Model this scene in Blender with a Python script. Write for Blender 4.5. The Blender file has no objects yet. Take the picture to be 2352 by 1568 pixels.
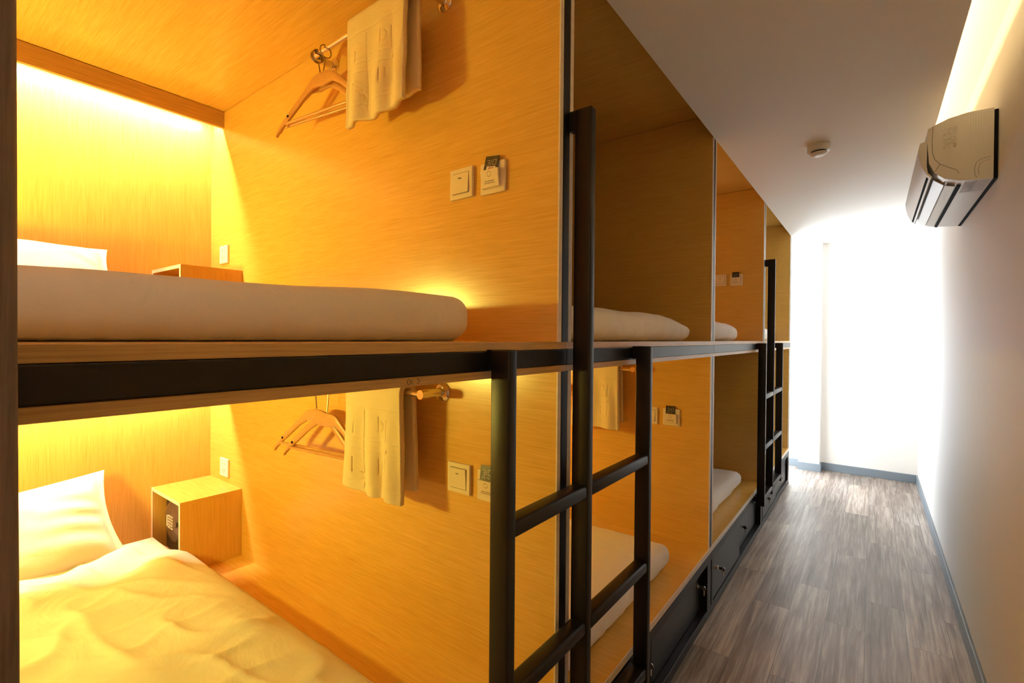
import bpy, bmesh, math, random
from mathutils import Vector, Matrix, noise

random.seed(7)
scene = bpy.context.scene
COL = scene.collection
PI = math.pi

# ------------------------------------------------------------------ materials
def new_mat(name):
    m = bpy.data.materials.new(name)
    m.use_nodes = True
    nt = m.node_tree
    for n in list(nt.nodes):
        nt.nodes.remove(n)
    out = nt.nodes.new('ShaderNodeOutputMaterial')
    b = nt.nodes.new('ShaderNodeBsdfPrincipled')
    nt.links.new(b.outputs[0], out.inputs[0])
    return m, nt, b

def N(nt, kind, **kw):
    n = nt.nodes.new(kind)
    for k, v in kw.items():
        if k in n.inputs:
            n.inputs[k].default_value = v
        else:
            setattr(n, k, v)
    return n

def ramp(nt, fac, stops):
    r = nt.nodes.new('ShaderNodeValToRGB')
    e = r.color_ramp.elements
    while len(e) < len(stops):
        e.new(0.5)
    for el, (p, c) in zip(e, stops):
        el.position = p
        el.color = (*c, 1) if len(c) == 3 else c
    nt.links.new(fac, r.inputs[0])
    return r.outputs[0]

def bump(nt, b, h, strength, dist=0.002):
    n = N(nt, 'ShaderNodeBump', Strength=strength, Distance=dist)
    nt.links.new(h, n.inputs['Height'])
    nt.links.new(n.outputs[0], b.inputs['Normal'])

def plain(name, col, rough=0.5, metal=0.0, spec=0.5, nscale=0, nstr=0.1, var=0.0, coat=0):
    m, nt, b = new_mat(name)
    b.inputs['Base Color'].default_value = (*col, 1)
    b.inputs['Roughness'].default_value = rough
    b.inputs['Metallic'].default_value = metal
    b.inputs['Specular IOR Level'].default_value = spec
    if coat:
        b.inputs['Coat Weight'].default_value = coat
    if nscale:
        tc = N(nt, 'ShaderNodeTexCoord')
        no = N(nt, 'ShaderNodeTexNoise', Scale=nscale, Detail=4.0)
        nt.links.new(tc.outputs['Object'], no.inputs['Vector'])
        if nstr:
            bump(nt, b, no.outputs[0], nstr)
        if var:
            lo = tuple(c * (1 - var) for c in col); hi = tuple(min(1, c * (1 + var)) for c in col)
            nt.links.new(ramp(nt, no.outputs[0], [(0.3, lo), (0.7, hi)]), b.inputs['Base Color'])
    return m

def wood(name, axis, light=(0.79, 0.488, 0.130), dark=(0.62, 0.360, 0.075), rough=0.23):
    """fine straight-grained laminate, grain running along the given axis"""
    m, nt, b = new_mat(name)
    tc = N(nt, 'ShaderNodeTexCoord')
    def streak(across, along, detail=3.0):
        mp = N(nt, 'ShaderNodeMapping')
        s = [across] * 3
        s[axis] = along
        mp.inputs['Scale'].default_value = s
        nt.links.new(tc.outputs['Object'], mp.inputs[0])
        no = N(nt, 'ShaderNodeTexNoise', Scale=1.0, Detail=detail, Roughness=0.6)
        nt.links.new(mp.outputs[0], no.inputs['Vector'])
        return no.outputs[0]
    a = streak(520, 10.0)
    c = streak(210, 4.5)
    d = streak(14, 0.7, 2)
    mx = N(nt, 'ShaderNodeMath', operation='MULTIPLY_ADD')
    nt.links.new(a, mx.inputs[0]); mx.inputs[1].default_value = 0.55
    m2 = N(nt, 'ShaderNodeMath', operation='MULTIPLY_ADD')
    nt.links.new(c, m2.inputs[0]); m2.inputs[1].default_value = 0.35
    m3 = N(nt, 'ShaderNodeMath', operation='MULTIPLY')
    nt.links.new(d, m3.inputs[0]); m3.inputs[1].default_value = 0.10
    nt.links.new(m3.outputs[0], m2.inputs[2])
    nt.links.new(m2.outputs[0], mx.inputs[2])
    colr = ramp(nt, mx.outputs[0], [(0.34, dark), (0.64, light)])
    nt.links.new(colr, b.inputs['Base Color'])
    b.inputs['Roughness'].default_value = rough
    b.inputs['Specular IOR Level'].default_value = 0.75
    bump(nt, b, a, 0.06, 0.0008)
    return m

def floor_mat():
    m, nt, b = new_mat('vinyl_planks')
    tc = N(nt, 'ShaderNodeTexCoord')
    mp = N(nt, 'ShaderNodeMapping')
    mp.inputs['Rotation'].default_value = (0, 0, PI / 2)
    nt.links.new(tc.outputs['Object'], mp.inputs[0])
    br = N(nt, 'ShaderNodeTexBrick')
    br.offset = 0.37
    br.inputs['Scale'].default_value = 1.0
    br.inputs['Mortar Size'].default_value = 0.0011
    br.inputs['Mortar Smooth'].default_value = 0.2
    br.inputs['Brick Width'].default_value = 0.92
    br.inputs['Row Height'].default_value = 0.153
    br.inputs['Color1'].default_value = (0, 0, 0, 1)
    br.inputs['Color2'].default_value = (1, 1, 1, 1)
    br.inputs['Mortar'].default_value = (0.5, 0.5, 0.5, 1)
    nt.links.new(mp.outputs[0], br.inputs['Vector'])
    # per plank shift of the grain
    sh = N(nt, 'ShaderNodeVectorMath', operation='MULTIPLY_ADD')
    nt.links.new(br.outputs['Color'], sh.inputs[0])
    sh.inputs[1].default_value = (3.1, 7.7, 5.3)
    nt.links.new(tc.outputs['Object'], sh.inputs[2])
    def streak(sc, detail=5.0, dist=0.0):
        q = N(nt, 'ShaderNodeMapping')
        q.inputs['Scale'].default_value = sc
        nt.links.new(sh.outputs[0], q.inputs[0])
        no = N(nt, 'ShaderNodeTexNoise', Scale=1.0, Detail=detail, Roughness=0.65, Distortion=dist)
        nt.links.new(q.outputs[0], no.inputs['Vector'])
        return no.outputs[0]
    g1 = streak((110, 4, 1), 6, 0.6)
    g2 = streak((34, 1.3, 1), 5, 0.9)
    g3 = streak((5, 1.1, 1), 2)
    def mul(a, k, add=None):
        n = N(nt, 'ShaderNodeMath', operation='MULTIPLY_ADD')
        nt.links.new(a, n.inputs[0]); n.inputs[1].default_value = k
        if add is not None:
            nt.links.new(add, n.inputs[2])
        else:
            n.inputs[2].default_value = 0
        return n.outputs[0]
    s = mul(g1, 0.35, mul(g2, 0.45, mul(g3, 0.22)))
    col = ramp(nt, s, [(0.38, (0.12, 0.088, 0.068)), (0.50, (0.30, 0.24, 0.20)), (0.62, (0.58, 0.52, 0.46))])
    tint = ramp(nt, br.outputs['Color'], [(0.0, (0.72, 0.70, 0.70)), (1.0, (1.12, 1.08, 1.05))])
    mix = N(nt, 'ShaderNodeMix', data_type='RGBA', blend_type='MULTIPLY')
    mix.inputs[0].default_value = 1.0
    nt.links.new(col, mix.inputs[6]); nt.links.new(tint, mix.inputs[7])
    mort = N(nt, 'ShaderNodeMix', data_type='RGBA', blend_type='MIX')
    nt.links.new(br.outputs['Fac'], mort.inputs[0])
    nt.links.new(mix.outputs[2], mort.inputs[6])
    mort.inputs[7].default_value = (0.05, 0.04, 0.035, 1)
    nt.links.new(mort.outputs[2], b.inputs['Base Color'])
    rr = N(nt, 'ShaderNodeMapRange')
    nt.links.new(s, rr.inputs[0])
    rr.inputs[1].default_value = 0.35; rr.inputs[2].default_value = 0.65
    rr.inputs[3].default_value = 0.42; rr.inputs[4].default_value = 0.27
    nt.links.new(rr.outputs[0], b.inputs['Roughness'])
    bump(nt, b, s, 0.35, 0.003)
    return m

def paint(name, col, rough=0.6):
    return plain(name, col, rough, nscale=35, nstr=0.06, spec=0.4)

def emit(name, col, strength):
    m = bpy.data.materials.new(name)
    m.use_nodes = True
    nt = m.node_tree
    for n in list(nt.nodes):
        nt.nodes.remove(n)
    o = nt.nodes.new('ShaderNodeOutputMaterial')
    e = nt.nodes.new('ShaderNodeEmission')
    e.inputs[0].default_value = (*col, 1)
    e.inputs[1].default_value = strength
    nt.links.new(e.outputs[0], o.inputs[0])
    return m

def cloth(name, col, scale=900, rough=0.9, b1=0.25, wr=6.0, wrs=0.35):
    m, nt, b = new_mat(name)
    b.inputs['Base Color'].default_value = (*col, 1)
    b.inputs['Roughness'].default_value = rough
    b.inputs['Specular IOR Level'].default_value = 0.2
    b.inputs['Sheen Weight'].default_value = 0.15
    tc = N(nt, 'ShaderNodeTexCoord')
    n1 = N(nt, 'ShaderNodeTexNoise', Scale=scale, Detail=2.0)
    n2 = N(nt, 'ShaderNodeTexNoise', Scale=wr, Detail=5.0, Roughness=0.5, Distortion=1.2)
    nt.links.new(tc.outputs['Object'], n1.inputs['Vector'])
    nt.links.new(tc.outputs['Object'], n2.inputs['Vector'])
    bp1 = N(nt, 'ShaderNodeBump', Strength=b1, Distance=0.001)
    bp2 = N(nt, 'ShaderNodeBump', Strength=wrs, Distance=0.02)
    nt.links.new(n1.outputs[0], bp1.inputs['Height'])
    nt.links.new(n2.outputs[0], bp2.inputs['Height'])
    nt.links.new(bp2.outputs[0], bp1.inputs['Normal'])
    nt.links.new(bp1.outputs[0], b.inputs['Normal'])
    return m

LAMP = (1.0, 0.64, 0.34)
M = {
    'wood_x': wood('wood_grain_across', 0),
    'wood_y': wood('wood_grain_along', 1, (0.60, 0.37, 0.13), (0.36, 0.20, 0.06), rough=0.4),
    'wood_z': wood('wood_grain_upright', 2),
    'edge': plain('pale_edge_band', (0.76, 0.66, 0.54), 0.4, nscale=60, var=0.08),
    'black': plain('black_powder_coat', (0.006, 0.0055, 0.0055), 0.38, nscale=220, nstr=0.10, spec=0.28),
    'locker': plain('charcoal_locker_paint', (0.013, 0.014, 0.017), 0.38, nscale=180, nstr=0.06),
    'floor': floor_mat(),
    'wall': paint('warm_white_wall_paint', (0.86, 0.83, 0.79)),
    'ceil': paint('white_ceiling_paint', (0.85, 0.82, 0.78), 0.7),
    'base': plain('grey_skirting', (0.20, 0.24, 0.28), 0.45, nscale=60, nstr=0.03),
    'sheet': cloth('white_bed_linen', (0.86, 0.83, 0.79)),
    'duvet': cloth('white_duvet_linen', (0.82, 0.79, 0.75), wr=4.5, wrs=0.55),
    'towel': cloth('cream_terry', (0.86, 0.72, 0.48), scale=500, b1=0.8, wr=14, wrs=0.2),
    'plastic': plain('ivory_plastic', (0.84, 0.73, 0.55), 0.3),
    'socket': plain('white_plastic', (0.85, 0.84, 0.82), 0.3),
    'acplastic': plain('white_appliance_plastic', (0.74, 0.72, 0.68), 0.35, nscale=300, nstr=0.02),
    'grey': plain('grey_print', (0.16, 0.14, 0.12), 0.6),
    'mark': plain('brown_mark', (0.14, 0.08, 0.035), 0.7),
    'softgrey': plain('soft_grey_print', (0.34, 0.29, 0.22), 0.6),
    'dark': plain('dark_slot', (0.008, 0.008, 0.009), 0.85, spec=0.1),
    'chrome': plain('polished_chrome', (0.85, 0.83, 0.80), 0.12, 1.0),
    'wire': plain('hanger_wire', (0.35, 0.30, 0.25), 0.25, 1.0),
    'hanger': wood('hanger_beech', 0, (0.66, 0.36, 0.13), (0.52, 0.25, 0.08), 0.3),
    'card': plain('black_card', (0.015, 0.013, 0.018), 0.3),
    'print': plain('white_print', (0.62, 0.60, 0.58), 0.5),
    'safe': plain('dark_safe_steel', (0.03, 0.026, 0.026), 0.35, 0.3, nscale=300, nstr=0.1),
    'safedoor': plain('brown_safe_plastic', (0.10, 0.07, 0.06), 0.25),
    'key': plain('white_keys', (0.75, 0.70, 0.66), 0.4),
    'led': emit('warm_led', LAMP, 680.0),
    'led_low': emit('warm_led_low', LAMP, 460.0),
    'led_dim': emit('warm_led_dim', LAMP, 220.0),
    'cove_led': emit('cove_led', (1.0, 0.74, 0.36), 62.0),
    'red': plain('red_print', (0.5, 0.12, 0.08), 0.5),
}

def post_mat():
    m, nt, b = new_mat('weathered_dark_wood')
    tc = N(nt, 'ShaderNodeTexCoord')
    mp = N(nt, 'ShaderNodeMapping')
    mp.inputs['Scale'].default_value = (40, 40, 2.5)
    nt.links.new(tc.outputs['Object'], mp.inputs[0])
    no = N(nt, 'ShaderNodeTexNoise', Scale=1.0, Detail=6.0, Roughness=0.65, Distortion=0.8)
    nt.links.new(mp.outputs[0], no.inputs['Vector'])
    nt.links.new(ramp(nt, no.outputs[0], [(0.3, (0.05, 0.032, 0.022)), (0.75, (0.24, 0.16, 0.115))]), b.inputs['Base Color'])
    b.inputs['Roughness'].default_value = 0.7
    bump(nt, b, no.outputs[0], 0.5, 0.003)
    return m
M['post'] = post_mat()

# ------------------------------------------------------------------ mesh helpers
class MB:
    def __init__(s):
        s.bm = bmesh.new()

    def box(s, x0, x1, y0, y1, z0, z1, bev=0.0, seg=2):
        bm = s.bm if not bev else bmesh.new()
        vs = [bm.verts.new(p) for p in ((x0, y0, z0), (x1, y0, z0), (x1, y1, z0), (x0, y1, z0),
                                        (x0, y0, z1), (x1, y0, z1), (x1, y1, z1), (x0, y1, z1))]
        for f in ((3, 2, 1, 0), (4, 5, 6, 7), (0, 1, 5, 4), (1, 2, 6, 5), (2, 3, 7, 6), (3, 0, 4, 7)):
            bm.faces.new([vs[i] for i in f])
        if bev:
            bmesh.ops.bevel(bm, geom=list(bm.edges), offset=bev, segments=seg, profile=0.5, affect='EDGES')
            s.merge(bm)
        return s

    def merge(s, other, mat=None):
        me = bpy.data.meshes.new('tmp')
        other.to_mesh(me)
        other.free()
        if mat is not None:
            me.transform(mat)
        s.bm.from_mesh(me)
        bpy.data.meshes.remove(me)

    def tube(s, pts, r, n=12, cap=True, closed=False):
        bm = s.bm
        pts = [Vector(p) for p in pts]
        rings = []
        L = len(pts)
        up = None
        for i, p in enumerate(pts):
            a = pts[(i - 1) % L] if (i > 0 or closed) else p
            c = pts[(i + 1) % L] if (i < L - 1 or closed) else p
            d = (c - a).normalized()
            if up is None:
                up = Vector((0, 0, 1)) if abs(d.z) < 0.9 else Vector((1, 0, 0))
            u = (up - d * up.dot(d)).normalized()
            up = u
            v = d.cross(u)
            rr = r[i] if isinstance(r, (list, tuple)) else r
            rings.append([bm.verts.new(p + (u * math.cos(t) + v * math.sin(t)) * rr)
                          for t in [2 * PI * k / n for k in range(n)]])
        m = L if closed else L - 1
        for i in range(m):
            A, B = rings[i], rings[(i + 1) % L]
            for k in range(n):
                bm.faces.new((A[k], A[(k + 1) % n], B[(k + 1) % n], B[k]))
        if cap and not closed:
            bm.faces.new(rings[0][::-1]); bm.faces.new(rings[-1])
        return s

    def disc(s, c, axis, r, th, n=28, prof=None):
        """short turned shape along axis; prof = list of (radius, offset)"""
        c = Vector(c); a = Vector(axis).normalized()
        u = a.orthogonal().normalized(); v = a.cross(u)
        prof = prof or [(0, 0), (r, 0), (r, th), (0, th)]
        rings = []
        for rr, h in prof:
            if rr <= 1e-6:
                rings.append([s.bm.verts.new(c + a * h)])
            else:
                rings.append([s.bm.verts.new(c + a * h + (u * math.cos(t) + v * math.sin(t)) * rr)
                              for t in [2 * PI * k / n for k in range(n)]])
        for A, B in zip(rings, rings[1:]):
            for k in range(n):
                q = []
                for R_, kk in ((A, k), (A, (k + 1) % n), (B, (k + 1) % n), (B, k)):
                    w = R_[kk % len(R_)]
                    if w not in q:
                        q.append(w)
                if len(q) > 2:
                    s.bm.faces.new(q)
        return s

    def prism(s, pts, d0, d1, axis):
        """pts: 2-D outline in the plane of the two other axes (kept in xyz order), extruded along axis"""
        def P(a, b, d):
            return {'x': (d, a, b), 'y': (a, d, b), 'z': (a, b, d)}[axis]
        A = [s.bm.verts.new(P(a, b, d0)) for a, b in pts]
        B = [s.bm.verts.new(P(a, b, d1)) for a, b in pts]
        s.bm.faces.new(A); s.bm.faces.new(B[::-1])
        n = len(pts)
        for i in range(n):
            s.bm.faces.new((A[i], B[i], B[(i + 1) % n], A[(i + 1) % n]))
        return s

    def grid(s, f, nu, nv, closed_u=False):
        V = [[s.bm.verts.new(f(i / nu, j / nv)) for j in range(nv + 1)] for i in range(nu if closed_u else nu + 1)]
        L = len(V)
        for i in range(nu):
            for j in range(nv):
                s.bm.faces.new((V[i][j], V[(i + 1) % L][j], V[(i + 1) % L][j + 1], V[i][j + 1]))
        return s

def setp(o, label=None, cat=None, group=None, kind=None):
    for k, v in (('label', label), ('category', cat), ('group', group), ('kind', kind)):
        if v:
            o[k] = v
    return o

def thing(name, label, cat, loc, group=None):
    o = bpy.data.objects.new(name, None)
    o.empty_display_size = 0.05
    COL.objects.link(o)
    o.location = loc
    return setp(o, label, cat, group)

def wloc(o):
    v = Vector(o.location)
    p = o.parent
    while p:
        v += Vector(p.location); p = p.parent
    return v

def obj(name, mb, mat, parent=None, smooth=False, label=None, solid=0, subsurf=0, origin=None):
    """everything is modelled in room coordinates; origins move to the parent (or the base of a lone thing)"""
    bm = mb.bm
    bmesh.ops.remove_doubles(bm, verts=list(bm.verts), dist=1e-6)
    bmesh.ops.recalc_face_normals(bm, faces=list(bm.faces))
    me = bpy.data.meshes.new(name)
    bm.to_mesh(me); bm.free()
    if parent is not None:
        org = wloc(parent)
    elif origin is not None:
        org = Vector(origin)
    else:
        xs = [v.co for v in me.vertices]
        org = Vector(((min(v.x for v in xs) + max(v.x for v in xs)) / 2, (min(v.y for v in xs) + max(v.y for v in xs)) / 2, min(v.z for v in xs)))
    me.transform(Matrix.Translation(-org))
    me.materials.append(M[mat] if isinstance(mat, str) else mat)
    o = bpy.data.objects.new(name, me)
    COL.objects.link(o)
    if parent is not None:
        o.parent = parent
    else:
        o.location = org
    if smooth:
        for p in me.polygons:
            p.use_smooth = True
        if smooth != 'all':
            me.set_sharp_from_angle(angle=math.radians(40))
    if solid:
        md = o.modifiers.new('Solidify', 'SOLIDIFY'); md.thickness = solid; md.offset = 0
    if subsurf:
        md = o.modifiers.new('Subdivision', 'SUBSURF'); md.levels = subsurf; md.render_levels = subsurf
    if label:
        o['label'] = label
    return o

def struct(name, mb, mat, **k):
    o = obj(name, mb, mat, origin=k.pop('origin', (0, 0, 0)), **k)
    o['kind'] = 'structure'
    return o

# ------------------------------------------------------------------ dimensions (metres; corridor runs along +y, bunks on the left at x<0)
H = 2.33          # corridor ceiling
PC = 2.44         # pod ceiling
W = 0.98          # right wall
D = -2.056        # pod back wall
DIV = [-0.385, 1.02, 2.43, 3.80, 5.155]     # near faces of the partitions
TH = 0.065
DECK, DECKB = 1.345, 1.271
PLAT = 0.335
XL = -2.25
YN = -1.6

# ------------------------------------------------------------------ room shell
struct('floor', MB().box(XL - .1, W + .1, YN - .1, 6.2, -0.08, 0), 'floor')
struct('wall_right', MB().box(W, W + .1, YN - .1, 6.2, 0, 2.72), 'wall')
struct('wall_left', MB().box(D - .06, D, YN, 5.22, 0, 2.60), 'wood_z')
struct('wall_near', MB().box(D - .06, W, YN - .1, YN, 0, 2.60), 'wall')
# wall closing the corridor behind the photographer, bunk side
struct('wall_side', MB().box(-2.0, 0.0, -0.75, -0.60, 0, 2.45), 'wall')
# dropped corridor ceiling with a light cove along the right wall
c = MB()
c.box(0.0, 0.84, YN, 5.17, H, H + 0.012)
c.box(0.0, 0.012, YN, 5.17, H + .012, PC + .06)
c.box(0.828, 0.84, YN, 5.17, H + .012, H + 0.035)
c.box(0.0, 0.84, 5.158, 5.17, H + .012, 2.62)
struct('ceiling', c, 'ceil')
struct('ceiling_cove', MB().box(0.012, W, YN, 5.17, 2.50, 2.56), 'ceil')
pc = MB()
for y0, y1 in ((YN, DIV[2] - 0.15), (DIV[2] - 0.1475, 5.22)):
    pc.box(D, 0.0, y0, y1, PC, PC + 0.05)
struct('ceiling_bunks', pc, 'wood_x')
struct('ceiling_end', MB().box(XL - .1, W + .1, 5.17, 6.2, 2.62, 2.70), 'ceil')
# end zone: recess wall, column, beam, left part with window
struct('wall_end', MB().box(0.02, W, 5.95, 6.05, 0, 2.62), 'wall')
struct('wall_column', MB().box(0.02, 0.20, 5.83, 5.95, 0, 2.62, bev=0.002), 'wall')
struct('wall_beam', MB().box(0.20, W, 5.83, 5.95, 2.36, 2.62), 'wall')
we = MB()
we.box(-0.10, 0.02, 5.95, 6.05, 0, 2.62)
we.box(XL, -0.10, 5.95, 6.05, 0, 0.25)
we.box(XL, -0.10, 5.95, 6.05, 2.45, 2.62)
we.box(XL, -1.95, 5.95, 6.05, 0.25, 2.45)
struct('wall_window', we, 'wall')
wl = MB()
wl.box(XL - .1, XL, 5.12, 6.05, 0, 0.25)
wl.box(XL - .1, XL, 5.12, 6.05, 2.45, 2.62)
wl.box(XL - .1, XL, 5.12, 5.25, 0.25, 2.45)
wl.box(XL - .1, XL, 5.90, 6.05, 0.25, 2.45)
wl.box(XL, D, 5.155, 5.22, 0, 2.62)
wl.box(D, 0.0, 5.222, 5.232, 0, 2.62)
struct('wall_far_left', wl, 'wall')

def window(n, horizontal, a0, a1, fixed, z0, z1):
    e = bpy.data.objects.new('window_%d' % n, None); COL.objects.link(e); e['kind'] = 'structure'
    t = 0.05
    fr = MB()
    def bx(p0, p1, q0, q1, d=0.03):
        if horizontal:
            fr.box(p0, p1, fixed - d, fixed + d, q0, q1)
        else:
            fr.box(fixed - d, fixed + d, p0, p1, q0, q1)
    bx(a0, a1, z0, z0 + t); bx(a0, a1, z1 - t, z1); bx(a0, a0 + t, z0 + t, z1 - t); bx(a1 - t, a1, z0 + t, z1 - t)
    mid = (a0 + a1) / 2
    if horizontal:
        bx(mid - t / 2, mid + t / 2, z0 + t, z1 - t)
    o = obj('window_frame', fr, 'socket', e)
    g = MB()
    if horizontal:
        g.box(a0 + t, a1 - t, fixed - .003, fixed + .003, z0 + t, z1 - t)
    else:
        g.box(fixed - .003, fixed + .003, a0 + t, a1 - t, z0 + t, z1 - t)
    gm, nt, b = new_mat('window_glass_%d' % n)
    nt.nodes.remove(b)
    tr = nt.nodes.new('ShaderNodeBsdfTransparent'); gl = nt.nodes.new('ShaderNodeBsdfGlossy')
    mx = nt.nodes.new('ShaderNodeMixShader'); mx.inputs[0].default_value = 0.06
    gl.inputs['Roughness'].default_value = 0.02
    nt.links.new(tr.outputs[0], mx.inputs[1]); nt.links.new(gl.outputs[0], mx.inputs[2])
    nt.links.new(mx.outputs[0], nt.nodes['Material Output'].inputs[0])
    obj('window_pane', g, gm, e)
window(1, True, -1.95, -0.10, 6.0, 0.25, 2.45)
window(2, False, 5.25, 5.90, XL - .05, 0.25, 2.45)

# skirting
BH = 0.08
struct('baseboard_right', MB().box(W - .012, W, YN, 5.95, 0, BH, bev=.003), 'base')
struct('baseboard_end', MB().box(0.20, W - .012, 5.938, 5.95, 0, BH, bev=.003), 'base')
struct('baseboard_column', MB().box(0.008, 0.212, 5.818, 5.83, 0, BH).box(0.20, 0.212, 5.83, 5.938, 0, BH).box(0.008, 0.02, 5.83, 5.95, 0, BH), 'base')
struct('baseboard_far', MB().box(XL, 0.008, 5.938, 5.95, 0, BH), 'base')

# dark wooden post close to the lens
p = MB()
for i, (x0, x1, y0, y1) in enumerate([(0.05, 0.14, -0.10, 0.0632)]):
    b_ = bmesh.new()
    mb_ = MB()
    def post_f(u, v):
        a = 2 * PI * u
        ca, sa = math.cos(a), math.sin(a)
        k = 0.28
        px = math.copysign(abs(ca) ** k, ca); py = math.copysign(abs(sa) ** k, sa)
        z = v * 2.33
        w = 0.0022 * noise.noise(Vector((px * 2, py * 2, z * 2.1)))
        return ((x0 + x1) / 2 + px * ((x1 - x0) / 2 + w), (y0 + y1) / 2 + py * ((y1 - y0) / 2 + w), z)
    mb_.grid(post_f, 48, 60, closed_u=True)
    mb_.box(x0 + .01, x1 - .01, y0 + .01, y1 - .01, 0.001, 2.329)
o = obj('wooden_post', mb_, 'post', smooth=True)
setp(o, 'dark weathered wooden post from floor to ceiling at the left edge of the view', 'post')

# ------------------------------------------------------------------ bunk partitions
P_LAB = ['wood laminate bunk partition behind the dark wooden post at the near end',
         'wood laminate bunk partition with black edge post behind the near black ladder',
         'wood laminate bunk partition between the two ladders, standing clear of both',
         'wood laminate bunk partition behind the far black ladder',
         'wood laminate end partition of the bunk row nearest the bright end wall']
for i, y in enumerate(DIV):
    t = thing('bunk_partition', P_LAB[i], 'partition', (-1.0, y + TH / 2, 0), 'wooden partitions between the bunks')
    for a in (y, y + TH - .015):
        obj('side_panel', MB().box(D + .001, -0.004, a, a + .015, 0.0, PC - .002), 'wood_x', t)
        obj('edge_band', MB().box(-0.004, 0.0, a, a + .015, PLAT, H - .001 if i else H - .001), 'edge', t)
    obj('core', MB().box(D + .001, -0.05, y + .015, y + TH - .015, 0.0, PC - .002), 'black', t)
    obj('steel_post', MB().box(-0.05, 0.0, y + .0165, y + TH - .0165, 0.0, H - .001, bev=.002), 'black', t)

# ------------------------------------------------------------------ decks, platforms, lockers
NAMES = ['nearest bunk', 'second bunk', 'third bunk', 'farthest bunk']
for i in range(4):
    y0, y1 = DIV[i] + TH, DIV[i + 1]
    # front strips run in front of the partition edges, up to the middle of each partition
    f0, f1 = DIV[i] + TH / 2, DIV[i + 1] + TH / 2
    t = thing('bunk_deck', 'upper bunk deck of the %s, wood boards with a black steel front rail' % NAMES[i], 'bunk deck',
              (-1.0, (y0 + y1) / 2, DECKB), 'upper bunk decks')
    obj('deck_board', MB().box(D + .001, -0.001, y0, y1, DECK - .018, DECK), 'wood_x', t)
    obj('front_edge', MB().box(-0.001, 0.003, f0, f1, DECK - .018, DECK, bev=.0008), 'wood_y', t)
    obj('soffit_board', MB().box(D + .001, -0.001, y0, y1, DECKB, DECKB + .016), 'wood_x', t)
    obj('soffit_edge', MB().box(-0.001, 0.003, f0, f1, DECKB, DECKB + .016, bev=.0008), 'wood_y', t)
    obj('steel_rail', MB().box(-0.03, 0.006, f0 + .0003, f1 - .0003, DECKB + .0165, DECK - .0185, bev=.002), 'black', t)
    obj('steel_joist', MB().box(-1.0, -0.96, y0, y1, DECKB + .0165, DECK - .0185), 'black', t)
    if i == 0:
        g = MB()
        def stroke(pts, closed=False):
            g.tube([(.0031, a, b_) for a, b_ in pts], .0006, 6, closed=closed)
        yy_, zz_ = .530, 1.2752
        stroke([(yy_, zz_), (yy_ + .0006, zz_)])
        stroke([(yy_ + .008 + .0035 * math.cos(k_ * PI / 6), zz_ + .0035 + .0042 * math.sin(k_ * PI / 6)) for k_ in range(12)], True)
        stroke([(yy_ + .0145, zz_ + .0075), (yy_ + .0145, zz_), (yy_ + .0185, zz_)])
        stroke([(yy_ + .026, zz_ + .0075), (yy_ + .030, zz_ + .0065), (yy_ + .032, zz_ + .0035), (yy_ + .030, zz_ + .0008), (yy_ + .026, zz_)])
        obj('carved_mark', g, 'mark', t)
    t = thing('bunk_platform', 'lower bunk platform of the %s, wood top over black under-bed lockers' % NAMES[i], 'bunk platform',
              (-1.0, (y0 + y1) / 2, 0), 'lower bunk platforms')
    obj('platform_board', MB().box(D + .001, -0.001, y0, y1, PLAT - .025, PLAT), 'wood_x', t)
    obj('front_edge', MB().box(-0.001, 0.003, f0, f1, PLAT - .025, PLAT, bev=.001), 'edge', t)
    fr = MB()
    fr.box(-0.04, 0.004, f0 + .0003, f1 - .0003, PLAT - .066, PLAT - .0255, bev=.002)
    fr.box(-0.04, 0.002, f0 + .0003, f1 - .0003, 0.001, 0.042, bev=.002)
    fr.box(-0.04, 0.002, y0 - .012, y0 + .022, .042, PLAT - .066)
    fr.box(-0.04, 0.002, y1 - .022, y1 + .012, .042, PLAT - .066)
    obj('steel_frame', fr, 'black', t)
    mid = (y0 + y1) / 2
    obj('locker_divider', MB().box(-0.5, -0.045, mid - .01, mid + .01, .0, PLAT - .03), 'locker', t)
    obj('back_panel', MB().box(-0.52, -0.5, y0, y1, .0, PLAT - .03), 'locker', t)
    xs = [-0.030, -0.030]
    if i == 2:
        xs = [-0.004, -0.030]
    if i == 3:
        xs = [-0.004, -0.014]
    locky = [(mid - .09, y1 - .09) if i < 2 else (y0 + .10, mid + .11)][0]
    for k, (a, b_) in enumerate(((y0 + .023, mid - .002), (mid + .002, y1 - .023))):
        d = obj('locker_door', MB().box(xs[k] - .014, xs[k], a, b_, .045, PLAT - .069, bev=.0015), 'locker', t)
        ly = locky[k]
        lk = MB().disc((xs[k], ly, .185), (1, 0, 0), .011, .008)
        obj('lock', lk, 'chrome', d, smooth=True)
        ky = MB().box(xs[k] + .008, xs[k] + .026, ly - .0012, ly + .0012, .179, .191)
        ky.disc((xs[k] + .032, ly - .0012, .183), (0, 1, 0), .011, .0024)
        ky.tube([(xs[k] + .034, ly, .174), (xs[k] + .034, ly, .150)], .0035, 8)
        obj('key', ky, 'chrome', d)

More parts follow.
